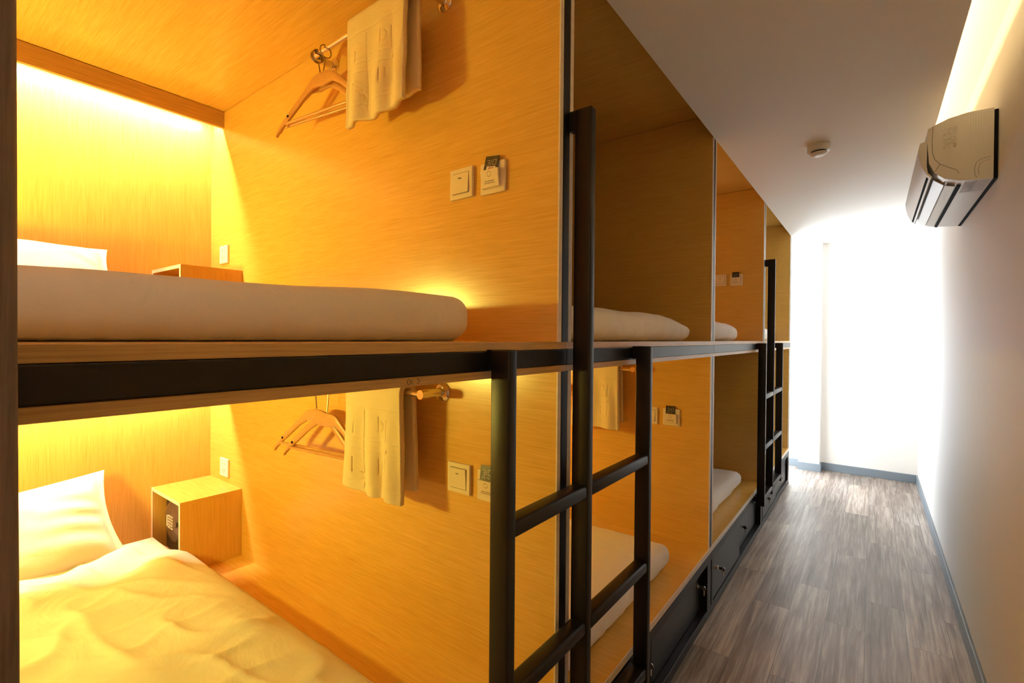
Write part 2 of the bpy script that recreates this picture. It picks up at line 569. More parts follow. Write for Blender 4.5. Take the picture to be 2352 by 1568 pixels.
# engraved mark on the soffit edge of the nearest bunk
# ------------------------------------------------------------------ ladders
def ladder(yc, label):
    t = thing('bunk_ladder', label, 'ladder', (0.04, yc + .08, 0.25), 'black steel ladders on the bunk fronts')
    xi, xo = 0.018, 0.065
    w = 0.027
    yl, ym, yr = yc - 0.285 + .0, yc + 0.040, yc + 0.445
    for a, z1 in ((yl, 1.331), (ym, 1.930), (yr, 1.331)):
        obj('upright', MB().box(xi, xo, a, a + w, 0.25, z1, bev=.004, seg=3), 'black', t, smooth=True)
    for a in (yl, yr):
        obj('top_bracket', MB().box(0.0062, xi + .004, a + .0005, a + w - .0005, 1.290, 1.3305, bev=.002), 'black', t)
        obj('foot_bracket', MB().box(0.0042, xi + .002, a + .004, a + w - .004, .275, .305, bev=.001)
            .box(0.0042, .007, a - .022, a + w + .012, .262, .268), 'black', t)
    obj('top_bracket', MB().box(0.0005, xi + .004, ym + .001, ym + w - .001, 1.880, 1.929, bev=.002), 'black', t)
    for z in (0.955, 0.615):
        obj('rung', MB().box(xi + .002, xo - .001, yl + w - .002, ym + .002, z, z + .034, bev=.009, seg=4), 'black', t, smooth=True)
        obj('rung', MB().box(xi + .002, xo - .001, ym + w - .002, yr + .002, z, z + .034, bev=.009, seg=4), 'black', t, smooth=True)
    for a, b_ in ((yl + w, ym), (ym + w, yr)):
        obj('tread', MB().box(0.0045, xo - .001, a - .001, b_ + .001, .276, .310, bev=.006, seg=3), 'black', t, smooth=True)
    return t
ladder(DIV[1], 'near black steel ladder with a tall middle grab post, beside the lit nearest bunk')
ladder(DIV[3] + .01, 'far black steel ladder with a tall middle grab post, close to the end wall')

# ------------------------------------------------------------------ light valances
def valance(i, zc, mat, label):
    y0, y1 = DIV[i] + TH + .001, DIV[i + 1] - .001
    t = thing('light_valance', label, 'light', (-1.95, (y0 + y1) / 2, zc - .08), 'hidden strip lights over the headboards')
    obj('front_board', MB().box(-1.922, -1.904, y0, y1, zc - .078, zc - .001), 'wood_y', t)
    obj('strip_holder', MB().box(-1.968, -1.938, y0 + .02, y1 - .02, zc - .012, zc - .001), 'chrome', t)
    obj('led_strip', MB().box(-1.960, -1.946, y0 + .02, y1 - .02, zc - .0145, zc - .0125), mat, t, label='glowing warm strip light')
valance(0, PC - .002, 'led', 'glowing wood valance across the top back wall of the nearest upper bunk')
valance(0, DECKB, 'led_low', 'glowing wood valance under the deck in the nearest lower bunk')
valance(1, DECKB, 'led_low', 'glowing wood valance under the deck in the second lower bunk')
valance(2, PC - .002, 'led_dim', 'dimly glowing wood valance in the third upper bunk')

# ------------------------------------------------------------------ bedding
def rounded_block(x0, x1, y0, y1, z0, z1, r, step, disp):
    """closed soft block: a dense box pushed out to radius r, then displaced by disp(p, n)"""
    mb = MB(); bm = mb.bm
    nx, ny = max(4, int((x1 - x0) / step)), max(4, int((y1 - y0) / step))
    nz = max(6, int((z1 - z0) / step * 1.6))
    c = Vector(((x0 + x1) / 2, (y0 + y1) / 2, (z0 + z1) / 2))
    h = Vector(((x1 - x0) / 2, (y1 - y0) / 2, (z1 - z0) / 2))
    cache = {}
    def V(i, j, k):
        key = (i, j, k)
        if key in cache:
            return cache[key]
        q = Vector((-h.x + 2 * h.x * i / nx, -h.y + 2 * h.y * j / ny, -h.z + 2 * h.z * k / nz))
        rr = Vector((min(r, h.x * .99), min(r, h.y * .99), min(r, h.z * .99)))
        inn = Vector([max(-(h[a] - rr[a]), min(h[a] - rr[a], q[a])) for a in range(3)])
        d = Vector([(q[a] - inn[a]) / rr[a] for a in range(3)])
        n = d.normalized() if d.length > 1e-9 else Vector((0, 0, 1))
        p = c + inn + Vector([n[a] * rr[a] for a in range(3)])
        p = disp(p, n)
        cache[key] = bm.verts.new(p)
        return cache[key]
    for i in range(nx):
        for j in range(ny):
            for k in (0, nz):
                bm.faces.new((V(i, j, k), V(i + 1, j, k), V(i + 1, j + 1, k), V(i, j + 1, k)))
    for i in range(nx):
        for k in range(nz):
            for j in (0, ny):
                bm.faces.new((V(i, j, k), V(i + 1, j, k), V(i + 1, j, k + 1), V(i, j, k + 1)))
    for j in range(ny):
        for k in range(nz):
            for i in (0, nx):
                bm.faces.new((V(i, j, k), V(i, j + 1, k), V(i, j + 1, k + 1), V(i, j, k + 1)))
    return mb

def wrinkle(p, s):
    return noise.noise(Vector(p) * s)

def notched(x, y, base=.764):
    # the bed narrows beside the corner cubby
    k = min(1, max(0, (x + 1.70) / .10)); k = k * k * (3 - 2 * k)
    lim = base + .3 * k
    return min(y, lim)

def sstep(a, b_, v):
    t = min(1, max(0, (v - a) / (b_ - a))); return t * t * (3 - 2 * t)

def mattress(x1, y0, y1, z, h, label, seed=0.0, sag=0.0, step=.028, rise=None, notch=False):
    def disp(p, n):
        q = Vector(p)
        topness = max(0, min(1, (p.z - z) / h))
        side = max(abs(n.x), abs(n.y))
        w = 0.006 * wrinkle(q + Vector((seed, 0, 0)), 5)
        # gathered sheet: short vertical puckers at the sides
        a = (p.y if abs(n.x) > abs(n.y) else p.x)
        w += side * (1 - topness) * 0.006 * noise.noise(Vector((a * 38 + seed, seed, p.z * 6)))
        w += side * 0.004 * noise.noise(Vector((a * 14, seed + 3, p.z * 9)))
        # soft crown and corner drop
        dy = min(1, max(0, (y1 - p.y) / .35))
        drop = sag * (1 - dy) ** 2 * topness
        if topness > .5:
            p = Vector((p.x, p.y, p.z + (rise(p.y) if rise else 0.006 * math.sin(PI * min(1, max(0, (p.y - y0) / (y1 - y0))))) - drop))
        r_ = Vector((p.x, p.y, z + .0005)) if topness < .02 else p + n * w
        if notch:
            r_.y = notched(r_.x, r_.y)
        r_.z = max(r_.z, z + .0005)
        return r_
    mb = rounded_block(-2.035, x1, y0, y1, z + .0005, z + h, 0.045, step, disp)
    o = obj('mattress', mb, 'sheet', smooth='all')
    setp(o, label, 'mattress', 'white covered bunk mattresses')
    return o
mattress(-.155, -.27, .888, DECK, .093, 'white mattress on the nearest upper bunk, warmly lit from behind', 1.3, .0, .02, lambda y: .017 * sstep(.3, .75, y), True)
mattress(-.165, -.27, .800, PLAT, .095, 'white mattress under the wrinkled duvet on the nearest lower bunk', 2.1, .0, .04, None, True)
mattress(-.030, 1.12, 2.235, DECK, .100, 'white mattress at the front of the second upper bunk, sloping towards the partition', 5.7, .035, .02)
mattress(-.085, 1.13, 2.150, PLAT, .108, 'white mattress on the second lower bunk behind the near ladder', 3.9, .01, .02)
mattress(-.085, 2.55, 3.440, DECK, .110, 'white rounded mattress end on the third upper bunk', 7.1, .02)
mattress(-.095, 2.55, 3.640, PLAT, .108, 'white mattress on the third lower bunk with bare wood beside it', 9.4, .01)
mattress(-.100, 3.93, 4.98, DECK, .105, 'white mattress on the farthest upper bunk behind the far ladder', 4.4, .02)
mattress(-.100, 3.93, 4.98, PLAT, .105, 'white mattress on the farthest lower bunk', 8.8, .01, .04)

# duvet over the nearest lower mattress
def duvet():
    x0, x1, y0, y1 = -1.84, -.13, -.28, .783
    zt = PLAT + .098
    mb = MB()
    nu, nv = 150, 120
    def fold(x, y):
        q = Vector((x, y, 0))
        # long soft folds fanning from the far corner by the cubby
        cx_, cy_ = -1.95, .95
        dx, dy = x - cx_, y - cy_
        r = math.hypot(dx, dy); a = math.atan2(dx, -dy)
        f = math.sin(a * 15 + 2.5 * noise.noise(q * 2.2)) * math.exp(-((r - .42) / .42) ** 2) * 0.016
        f += 0.017 * noise.noise(Vector((x * 2.2 + y * 1.4, y * 3.4 - x * 1.1, 4.2)))
        f += 0.015 * (1 - abs(noise.noise(Vector((x * 2.6 + y * 3.4, y * 4.6 - x * 3.4, 8.0))))) ** 6
        f += 0.010 * (1 - abs(noise.noise(Vector((x * 6.0 - y * 2.0, y * 3.0 + x * 2.4, 3.0))))) ** 7
        f += 0.004 * noise.noise(Vector((x * 11, y * 9, 1.0)))
        return f
    def top(u, v):
        x = x0 + (x1 - x0) * u
        y = y0 + (notched(x, y1, .742) - y0) * v
        yy1 = notched(x, y1, .742)
        edge = min((yy1 - y), (y - y0), (x1 - x))
        puff = 0.040 * (1 - math.exp(-max(0, edge) / .07))
        if x - x0 < .05:
            puff *= .45 + .55 * math.sqrt(max(0, (x - x0) / .05))
        z = zt + .006 + puff + fold(x, y) * min(1, max(.15, edge / .12))
        # hanging sides
        return Vector((x, y, z))
    V = [[None] * (nv + 1) for _ in range(nu + 1)]
    skirt = 7
    rows = []
    # top sheet
    T = [[top(i / nu, j / nv) for j in range(nv + 1)] for i in range(nu + 1)]
    bm = mb.bm
    vt = [[bm.verts.new(T[i][j]) for j in range(nv + 1)] for i in range(nu + 1)]
    for i in range(nu):
        for j in range(nv):
            bm.faces.new((vt[i][j], vt[i + 1][j], vt[i + 1][j + 1], vt[i][j + 1]))
    # skirts down the right side and the foot
    def skirt_line(line, outdir, tag):
        sk = 1.0 if tag == 1.0 else .3
        prev = line
        zb = PLAT + .006
        for s in range(1, skirt + 1):
            f = s / skirt
            cur = []
            for k, v in enumerate(line):
                c = v.co
                w = .005 * noise.noise(Vector((c.x * 16, c.y * 16, f * 2 + tag)))
                bul = .016 * math.sin(PI * min(1, f * 1.15)) + .052 * sk * f + w * 1.4 * f
                if tag == 1.0 and c.x < -1.68:
                    bul = min(bul, .02)
                z = c.z + (zb - c.z) * f
                cur.append(bm.verts.new(Vector((c.x, c.y, z)) + Vector(outdir) * bul))
            for k in range(len(line) - 1):
                bm.faces.new((prev[k], prev[k + 1], cur[k + 1], cur[k]))
            prev = cur
        return prev
    skirt_line([vt[i][nv] for i in range(nu + 1)], (0, 1, 0), 1.0)
    skirt_line([vt[nu][j] for j in range(nv + 1)], (1, 0, 0), 2.0)
    # head hem turned down
    line = [vt[0][j] for j in range(nv + 1)]
    cur = [bm.verts.new(v.co + Vector((-.006, 0, -.014))) for v in line]
    for k in range(nv):
        bm.faces.new((line[k], line[k + 1], cur[k + 1], cur[k]))
    o = obj('duvet', mb, 'duvet', smooth='all', solid=.006)
    setp(o, 'wrinkled white duvet spread over the nearest lower bunk bed', 'duvet')
duvet()

def pillow(cx, cy, cz, w, hgt, thick, lean, twist, label, seed):
    mb = MB()
    Rm = Matrix.Rotation(twist, 4, 'X') @ Matrix.Rotation(lean, 4, 'Y')
    def shape(u, v, s):
        a, b_ = 2 * u - 1, 2 * v - 1       # a across (y), b up
        fl = 0.93
        aa, bb = min(1, abs(a) / fl), min(1, abs(b_) / fl)
        th = thick / 2 * max(0, (1 - aa ** 3.2)) ** .55 * max(0, (1 - bb ** 3.0)) ** .55
        # pulled-in sides, pointed corners
        pin = 1 - .075 * (1 - abs(b_) ** 2) * abs(a) ** 4
        pin2 = 1 - .05 * (1 - abs(a) ** 2) * abs(b_) ** 4
        y = a * w / 2 * pin; z = b_ * hgt / 2 * pin2
        q = Vector((y * 9 + seed, z * 9, s * 3))
        wr = .007 * noise.noise(q) * (th / (thick / 2))
        cr = abs(a) ** 2 * max(0, th / (thick / 2)) * .015 * math.sin(z * 62 + 5 * noise.noise(Vector((y * 6, z * 5, seed))) + a * 6)
        x = s * (th + wr + cr * .8) + s * .0022
        return Rm @ Vector((x, y, z))
    for s in (-1, 1):
        mb.grid(lambda u, v: shape(u, v, s) + Vector((cx, cy, cz)), 64, 48)
    # close the rim
    bm = mb.bm
    def rim(f):
        k = 64
        a = [bm.verts.new(f(i / k, -1)) for i in range(k + 1)]
        b_ = [bm.verts.new(f(i / k, 1)) for i in range(k + 1)]
        for i in range(k):
            bm.faces.new((a[i], a[i + 1], b_[i + 1], b_[i]))
    C = Vector((cx, cy, cz))
    rim(lambda t, s: shape(t, 0, s) + C); rim(lambda t, s: shape(t, 1, s) + C)
    rim(lambda t, s: shape(0, t, s) + C); rim(lambda t, s: shape(1, t, s) + C)
    o = obj('pillow', mb, 'sheet', smooth='all')
    setp(o, label, 'pillow', 'white pillows leaning on the headboards')
pillow(-1.895, .240, .580, .730, .385, .135, math.radians(-35), math.radians(5.5), 'plump white pillow leaning on the lit back wall of the nearest lower bunk', 2.0)
pillow(-1.88, .235, 1.578, .74, .40, .13, math.radians(-48), math.radians(1), 'white pillow half hidden behind the mattress of the nearest upper bunk', 6.0)

# ------------------------------------------------------------------ bedside cubbies and safe
def cubby(z, label):
    t = thing('bedside_cubby', label, 'cubby', (-1.88, .90, z), 'wooden corner cubbies at the bed heads')
    x0, x1, y0, y1, h, e = D + .001, -1.706, .772, DIV[1] - .001, .308, .015
    obj('top_board', MB().box(x0, x1, y0, y1, z + h - e, z + h), 'wood_x', t)
    obj('base_board', MB().box(x0, x1, y0, y1, z + .0005, z + e), 'wood_x', t)
    obj('side_board', MB().box(x1 - e, x1, y0 + .0005, y1, z + e, z + h - e), 'wood_z', t)
    obj('side_board', MB().box(x0, x0 + e, y0 + .0005, y1, z + e, z + h - e), 'wood_z', t)
    obj('back_board', MB().box(x0 + e, x1 - e, y1 - e, y1, z + e, z + h - e), 'wood_z', t)
    eb = MB()
    eb.box(x0, x1, y0 - .001, y0, z + h - e, z + h).box(x0, x1, y0 - .001, y0, z + .0005, z + e)
    eb.box(x0, x0 + e, y0 - .001, y0, z + e, z + h - e).box(x1 - e, x1, y0 - .001, y0, z + e, z + h - e)
    obj('edge_band', eb, 'edge', t)
cubby(PLAT, 'wooden cubby with a small safe inside, in the corner of the nearest lower bunk')
cubby(DECK, 'wooden corner cubby of the nearest upper bunk, mostly hidden behind the mattress')

def safe(z):
    x0, x1 = -2.035, -1.727
    yf = .822
    t = thing('safe', 'small dark electronic safe with a round keypad inside the lower wooden cubby', 'safe', ((x0 + x1) / 2, .90, z))
    obj('body', MB().box(x0, x1, yf + .006, DIV[1] - .02, z, z + .270, bev=.003), 'safe', t)
    d = obj('door', MB().box(x0 + .010, x1 - .010, yf, yf + .0055, z + .012, z + .258, bev=.002), 'safe', t)
    cxp, czp = -1.905, z + .155
    pad = MB().disc((cxp, yf, czp), (0, -1, 0), .1, .02, 48, prof=[(0, 0), (.092, 0), (.094, .008), (.088, .014), (.084, .015), (0, .018)])
    kp = obj('keypad', pad, 'safedoor', t, smooth=True)
    ks = MB()
    for r_ in range(5):
        for c_ in range(4):
            kx = cxp - .034 + c_ * .015; kz = czp + .022 - r_ * .013
            ks.box(kx - .0036, kx + .0036, yf - .0205, yf - .017, kz - .0032, kz + .0032)
    obj('keys', ks, 'key', kp)
    obj('display', MB().box(cxp - .058, cxp - .048, yf - .0195, yf - .014, czp - .030, czp + .020), 'key', kp, label='pale strip beside the keys')
    obj('knob', MB().disc((cxp + .058, yf - .014, czp + .005), (0, -1, 0), .014, .010), 'safedoor', kp, smooth=True)
safe(PLAT + .016)

# ------------------------------------------------------------------ sockets, switches, card holders
def socket(xc, zc, y, label):
    t = thing('wall_socket', label, 'socket', (xc, y, zc - .043), 'white sockets by the bed heads')
    obj('plate', MB().box(xc - .043, xc + .043, y - .009, y - .0002, zc - .043, zc + .043, bev=.002), 'socket', t)
    s = MB()
    for a, b_ in ((-.012, .018), (.012, .018), (-.010, -.012), (.010, -.012), (0, -.022)):
        s.box(xc + a - .0016, xc + a + .0016, y - .0096, y - .0089, zc + b_ - .005, zc + b_ + .005)
    obj('pin_slots', s, 'grey', t)
socket(-1.890, 1.745, DIV[1], 'white power socket on the partition of the nearest upper bunk')
socket(-1.878, .715, DIV[1], 'white power socket above the cubby in the nearest lower bunk')

def light_switch(xc, zc, y, flip, label):
    t = thing('light_switch', label, 'switch', (xc, y, zc - .043), 'square rocker switches on the partitions')
    obj('plate', MB().box(xc - .043, xc + .043, y - .010, y - .0002, zc - .043, zc + .043, bev=.0015), 'plastic', t)
    # rocker is a wedge: one end stands proud
    hi, lo = y - .0155, y - .0105
    a0, a1 = zc - .029, zc + .029
    zt, zb = (hi, lo) if flip else (lo, hi)
    m = MB()
    m.prism([(y - .010, a0), (zb, a0), (zt, a1), (y - .010, a1)], xc - .030, xc + .030, 'x')
    r_ = obj('rocker', m, 'plastic', t)
    g = MB().box(xc - .031, xc + .031, y - .0104, y - .0099, a0 - .0012, a0).box(xc - .031, xc + .031, y - .0104, y - .0099, a1, a1 + .0012)
    g.box(xc + .030, xc + .0312, y - .0104, y - .0099, a0, a1)
    obj('gap', g, 'grey', t)
    obj('mark', MB().box(xc - .006, xc + .004, min(zt, zb) + (.0005 if 0 else -.0001) + .0016 - .002, y - .0105, zc + .013, zc + .0145), 'grey', r_)

def card_set(xc, zc, y, tilt, lab1, lab2, red=False):
    t = thing('card_holder', lab1, 'card holder', (xc, y, zc - .043), 'key card holders on the partitions')
    obj('plate', MB().box(xc - .043, xc + .043, y - .009, y - .0002, zc - .043, zc + .043, bev=.003), 'plastic', t)
    m = MB().prism([(y - .009, zc - .030), (y - .017, zc - .028), (y - .024, zc + .018), (y - .017, zc + .018), (y - .013, zc - .020), (y - .009, zc - .020)],
                   xc - .031, xc + .029, 'x')
    pk = obj('pocket', m, 'plastic', t)
    # printed arrow ring and two caption lines following the sloping pocket face
    def on(px, pz, s=.0004):
        f = (pz + .028) / .046
        return Vector((xc + px, y - .017 - .007 * f - s, zc + pz))
    g = MB()
    def quad(a, b_, c_, d_):
        g.bm.faces.new([g.bm.verts.new(on(*q)) for q in (a, b_, c_, d_)])
    k = 16
    for i in range(k):
        if i % 8 in (0,):
            continue
        t0, t1 = 2 * PI * i / k, 2 * PI * (i + 1) / k
        R0, R1 = .0062, .0074
        quad((R0 * math.cos(t0) - .001, .006 + R0 * math.sin(t0)), (R1 * math.cos(t0) - .001, .006 + R1 * math.sin(t0)),
             (R1 * math.cos(t1) - .001, .006 + R1 * math.sin(t1)), (R0 * math.cos(t1) - .001, .006 + R0 * math.sin(t1)))
    for row, (z_, wid) in enumerate(((-.0135, .034), (-.0185, .038))):
        xx = -wid / 2 - .001
        rnd = random.Random(3 + row)
        while xx < wid / 2 - .003:
            l = rnd.choice((.0012, .0018, .0024))
            quad((xx, z_), (xx + l, z_), (xx + l, z_ + .0024), (xx, z_ + .0024))
            xx += l + .0007 + (.0012 if rnd.random() < .15 else 0)
    obj('caption', g, 'grey', pk)
    # the card
    cm = thing('key_card', lab2, 'card', (xc, y - .016, zc - .005), 'black key cards')
    Rm = Matrix.Translation((xc - .003, y - .0165, zc + .012)) @ Matrix.Rotation(tilt, 4, 'Y') @ Matrix.Rotation(math.radians(-8), 4, 'X')
    b1 = MB(); b2 = MB(); b2.box(-.0235, .0235, -.0006, .0006, .002, .046)
    b1.merge(b2.bm, Rm)
    obj('card', b1, 'card', cm)
    g1 = MB(); g2 = MB()
    yy = -.0009
    def line(x0_, x1_, z0_, z1_):
        g2.box(x0_, x1_, yy - .0001, yy, z0_, z1_)
    s = .0011
    # outline glyphs: a hooked curve, a bar and a square
    line(-.016, -.006, .033, .033 + s); line(-.006 - s, -.006, .019, .033); line(-.016, -.006, .019, .019 + s)
    line(-.013, -.007, .026, .026 + s); line(-.001, -.001 + s, .019, .034)
    line(.005, .017, .034, .034 + s); line(.005, .017, .020, .020 + s); line(.005, .005 + s, .020, .034); line(.017 - s, .017, .020, .035)
    if not red:
        line(-.016, -.006, .014, .014 + s); line(-.006 - s, -.006, .008, .014); line(-.016, -.016 + s, .008, .014)
        line(-.001, .010, .013, .013 + s); line(.010 - s, .010, .008, .013)
    g1.merge(g2.bm, Rm)
    obj('print', g1, 'print', cm)
    if red:
        w1 = MB(); w2 = MB(); w2.box(-.014, .017, -.0009, -.0006, .003, .0165); w1.merge(w2.bm, Rm)
        obj('white_label', w1, 'socket', cm)
        w1 = MB(); w2 = MB()
        for q in range(5):
            w2.box(-.007 + q * .004, -.0042 + q * .004, -.00105, -.0009, .0085, .0140)
        w1.merge(w2.bm, Rm)
        obj('red_print', w1, 'red', cm)

Y1 = DIV[1]
light_switch(-.325, 1.796, Y1, False, 'ivory rocker switch on the partition of the nearest upper bunk')
card_set(-.209, 1.791, Y1, math.radians(7), 'ivory card holder beside the switch in the nearest upper bunk',
         'black key card with a white label, tilted in the holder of the nearest upper bunk', True)
light_switch(-.326, .948, Y1, True, 'ivory rocker switch on the partition of the nearest lower bunk')
card_set(-.212, .945, Y1, math.radians(-2), 'ivory card holder in the nearest lower bunk, partly hidden by the ladder',
         'black key card in the holder of the nearest lower bunk, partly behind the ladder')
Y2 = DIV[2]
light_switch(-.300, .958, Y2, False, 'rocker switch of the second lower bunk, a sliver beside the ladder post')
card_set(-.186, .958, Y2, 0, 'ivory card holder on the partition of the second lower bunk', 'black key card in the holder of the second lower bunk')
Y3 = DIV[3]
light_switch(-.290, 1.795, Y3, False, 'white rocker switch on the partition of the third upper bunk')
card_set(-.180, 1.790, Y3, 0, 'white card holder on the partition of the third upper bunk', 'black key card in the holder of the third upper bunk')

# ------------------------------------------------------------------ towel rails, towels, hangers
def rail(yw, z, label, dx=0.0):
    """yw = partition face, z = rail height"""
    xa, xb, yr = -.975 + dx, -.400 + dx, yw - .082
    t = thing('towel_rail', label, 'rail', ((xa + xb) / 2, yw, z), 'chrome clothes rails high on the partitions')
    path = []
    obj('rail_bar', MB().tube([(xa - .012, yr, z), (xb + .012, yr, z)], .0095, 16), 'chrome', t, smooth=True)
    for x in (xa, xb):
        b = obj('bracket', MB().tube([(x, yw - .004, z), (x, yr - .010, z)], .0135, 18), 'chrome', t, smooth=True)
        obj('flange', MB().disc((x, yw - .0003, z), (0, -1, 0), .03, .01, 36,
                                prof=[(0, 0), (.029, 0), (.029, .004), (.024, .009), (.013, .011), (0, .011)]), 'chrome', b, smooth=True)
    return yr, xa, xb
ZR_U, ZR_L = 2.348, 1.190
yru, xa, xb = rail(Y1, ZR_U, 'chrome clothes rail near the ceiling of the nearest upper bunk')
rail(Y1, ZR_L, 'chrome clothes rail under the deck in the nearest lower bunk')
rail(Y2, ZR_L + .005, 'chrome clothes rail in the second lower bunk, behind the ladder', .04)

def rect_s(x, z, x0, x1, z0, z1, soft=.004):
    d = min(x - x0, x1 - x, z - z0, z1 - z)
    return max(0, min(1, d / soft + .5))

def emboss(a, b_):
    """woven relief: a = 0..1 across, b = metres below the rail; groove depth"""
    g = 0
    W_ = .265
    x = a * W_
    for z0 in (.052, .148, .178, .28):
        g = max(g, .6 * (1 if abs(b_ - z0) < .0018 else 0))
    # upright strokes
    for (x0, x1, z0, z1) in ((.045, .052, .10, .14), (.048, .055, .20, .26), (.095, .103, .06, .30),
                             (.165, .170, .075, .122), (.205, .212, .080, .150), (.212, .217, .165, .18),
                             (.165, .170, .195, .245), (.183, .188, .200, .228), (.208, .214, .19, .25)):
        g = max(g, rect_s(x, b_, x0, x1, z0, z1, .003))
    # D-shaped curve and a small ring
    for (cx_, cz_, R_) in ((.180, .103, .014), (.078, .262, .014)):
        r = math.hypot(x - cx_, b_ - cz_)
        if x > cx_ - .002 and abs(r - R_) < .0035:
            g = max(g, .9)
    return g

def towel(yr, z, x0, x1, lf, lb, label, seed, flare=0.0, skew=0.0):
    R_ = .024
    mb = MB()
    nx = 96
    path = []
    n1 = 90
    for i in range(n1 + 1):
        path.append(('f', lf * (1 - i / n1)))
    for i in range(1, 13):
        path.append(('t', PI * i / 13))
    n2 = 70
    for i in range(n2 + 1):
        path.append(('b', lb * i / n2))
    nv = len(path) - 1
    def f(u, v):
        kind, s = path[round(v * nv)]
        x = x0 + (x1 - x0) * u
        if kind == 't':
            y = yr - R_ * math.cos(s); zz = z + R_ * math.sin(s)
            return (x, y, zz)
        q = s
        side = -1 if kind == 'f' else 1
        k = min(1, q / .25)
        w = .0085 * k * math.sin(u * 17 + seed + 1.5 * noise.noise(Vector((u * 2, q * 4, seed)))) \
            + .006 * k * noise.noise(Vector((u * 6, q * 9, seed + 5)))
        y = yr + side * (R_ + .004 * k) + w * (1 if kind == 'f' else .5)
        x += (-flare * (1 - u) + flare * .4 * u) * k * q / .3
        zz = z - q
        if kind == 'f':
            zz += skew * u * k * (q / lf) + .003 * math.sin(u * 7 + seed) * k * (q / lf)
            y += .0021 * emboss(u, q)
        return (x, y, zz)
    mb.grid(f, nx, nv)
    o = obj('towel', mb, 'towel', smooth='all', solid=.017)
    setp(o, label, 'towel', 'cream towels folded over the clothes rails')
towel(Y1 - .082, ZR_U, -.725, -.452, .325, .265, 'cream embossed towel hanging from the rail of the nearest upper bunk', 0.4, .012, .008)
towel(Y1 - .082, ZR_L, -.722, -.462, .310, .295, 'cream embossed towel hanging beside two wooden hangers in the nearest lower bunk', 2.2, .012, -.015)
towel(Y2 - .082, ZR_L + .005, -.690, -.432, .315, .285, 'cream embossed towel in the second lower bunk, seen through the ladder', 4.1, .006, 0)

def hanger(x, yr, zr, rot, label, drop=.062, dy=0.0):
    """captive ring on the rail, pin, wooden shoulders with a trouser bar; rot about the vertical"""
    t = thing('clothes_hanger', label, 'hanger', (x, yr, zr - drop - .19), 'wooden clothes hangers on the rails')
    C = Vector((x, yr, zr))
    ring = [(x, yr + .021 * math.cos(a), zr - .0085 + .021 * math.sin(a)) for a in [2 * PI * i / 28 for i in range(28)]]
    obj('ring', MB().tube(ring, .0021, 8, closed=True), 'wire', t, smooth=True)
    zt = zr - drop - .036
    obj('pin', MB().tube([(x, yr, zr - .030), (x, yr + dy, zt + .002)], .0022, 8), 'wire', t, smooth=True)
    Rm = Matrix.Translation((x, yr + dy, zt)) @ Matrix.Rotation(rot, 4, 'Z')
    # shoulders: outline swept, thickness tapers
    up = []; n = 26
    L_ = .222
    def topz(s):
        s = abs(s)
        return -.016 * (s / .05) ** 2 * .45 if s < .05 else -.0072 - (s - .05) * .60 - .040 * max(0, (s - .05)) / L_ - (.02 * ((s - .19) / .032) ** 2 if s > .19 else 0)
    def hgt(s):
        s = abs(s)
        return .050 - .020 * min(1, s / .09) - .006 * min(1, s / L_)
    m = MB(); bm = m.bm
    rows = []
    for i in range(-n, n + 1):
        s = L_ * i / n
        zt_, h_ = topz(s), hgt(s)
        if abs(i) > n - 3:
            h_ *= (.9, .7, .45)[abs(i) - n + 2]
        th = .0065 - .001 * abs(i) / n
        bow = .014 * (abs(s) / L_) ** 2
        row = []
        for k in range(10):
            a = 2 * PI * k / 10
            row.append(bm.verts.new(Rm @ Vector((s, -bow + th * math.copysign(abs(math.cos(a)) ** .6, math.cos(a)), zt_ - h_ / 2 + h_ / 2 * math.copysign(abs(math.sin(a)) ** .7, math.sin(a))))))
        rows.append(row)
    for A, B in zip(rows, rows[1:]):
        for k in range(10):
            bm.faces.new((A[k], A[(k + 1) % 10], B[(k + 1) % 10], B[k]))
    bm.faces.new(rows[0]); bm.faces.new(rows[-1][::-1])
    obj('shoulders', m, 'hanger', t, smooth=True)
    e = L_ - .026
    zb = topz(e) - hgt(e) + .006
    obj('trouser_bar', MB().tube([Rm @ Vector((-e, -.010, zb)), Rm @ Vector((e, -.010, zb))], .0052, 10), 'hanger', t, smooth=True)
    sc = MB()
    for s in (-1, 1):
        q = s * (L_ - .045)
        sc.disc(Rm @ Vector((q, -.0145, topz(q) - hgt(q) * .5)), Rm.to_3x3() @ Vector((0, -1, 0)), .0042, .0022, 12)
    obj('screws', sc, 'dark', t)
yr = Y1 - .082
hanger(-.900, yr, ZR_U, math.radians(6), 'wooden hanger on the upper rail, next to the towel', .045, -.008)
hanger(-.945, yr, ZR_U, math.radians(8), 'wooden hanger at the far end of the upper rail, under the ring cluster', .045, .010)
hanger(-.873, yr, ZR_L, math.radians(5), 'front wooden hanger in the nearest lower bunk, next to the towel', .065, -.004)
hanger(-.955, yr, ZR_L, math.radians(6), 'rear wooden hanger in the nearest lower bunk, farther from the towel', .060, .006)
hanger(-.84, Y2 - .082, ZR_L + .005, math.radians(4), 'wooden hanger in the second lower bunk, glimpsed between partition and ladder post')
extra = MB()
for dx in (-.047, -.053):
    x = -.905 + dx
    ring = [(x, yr + .020 * math.cos(a), ZR_U - .0085 + .020 * math.sin(a)) for a in [2 * PI * i / 28 for i in range(28)]]
    r_ = obj('hanger_ring', MB().tube(ring, .002, 8, closed=True), 'wire', smooth=True)
    setp(r_, 'loose metal hanger ring at the far end of the upper clothes rail', 'ring', 'loose rings on the upper clothes rail')

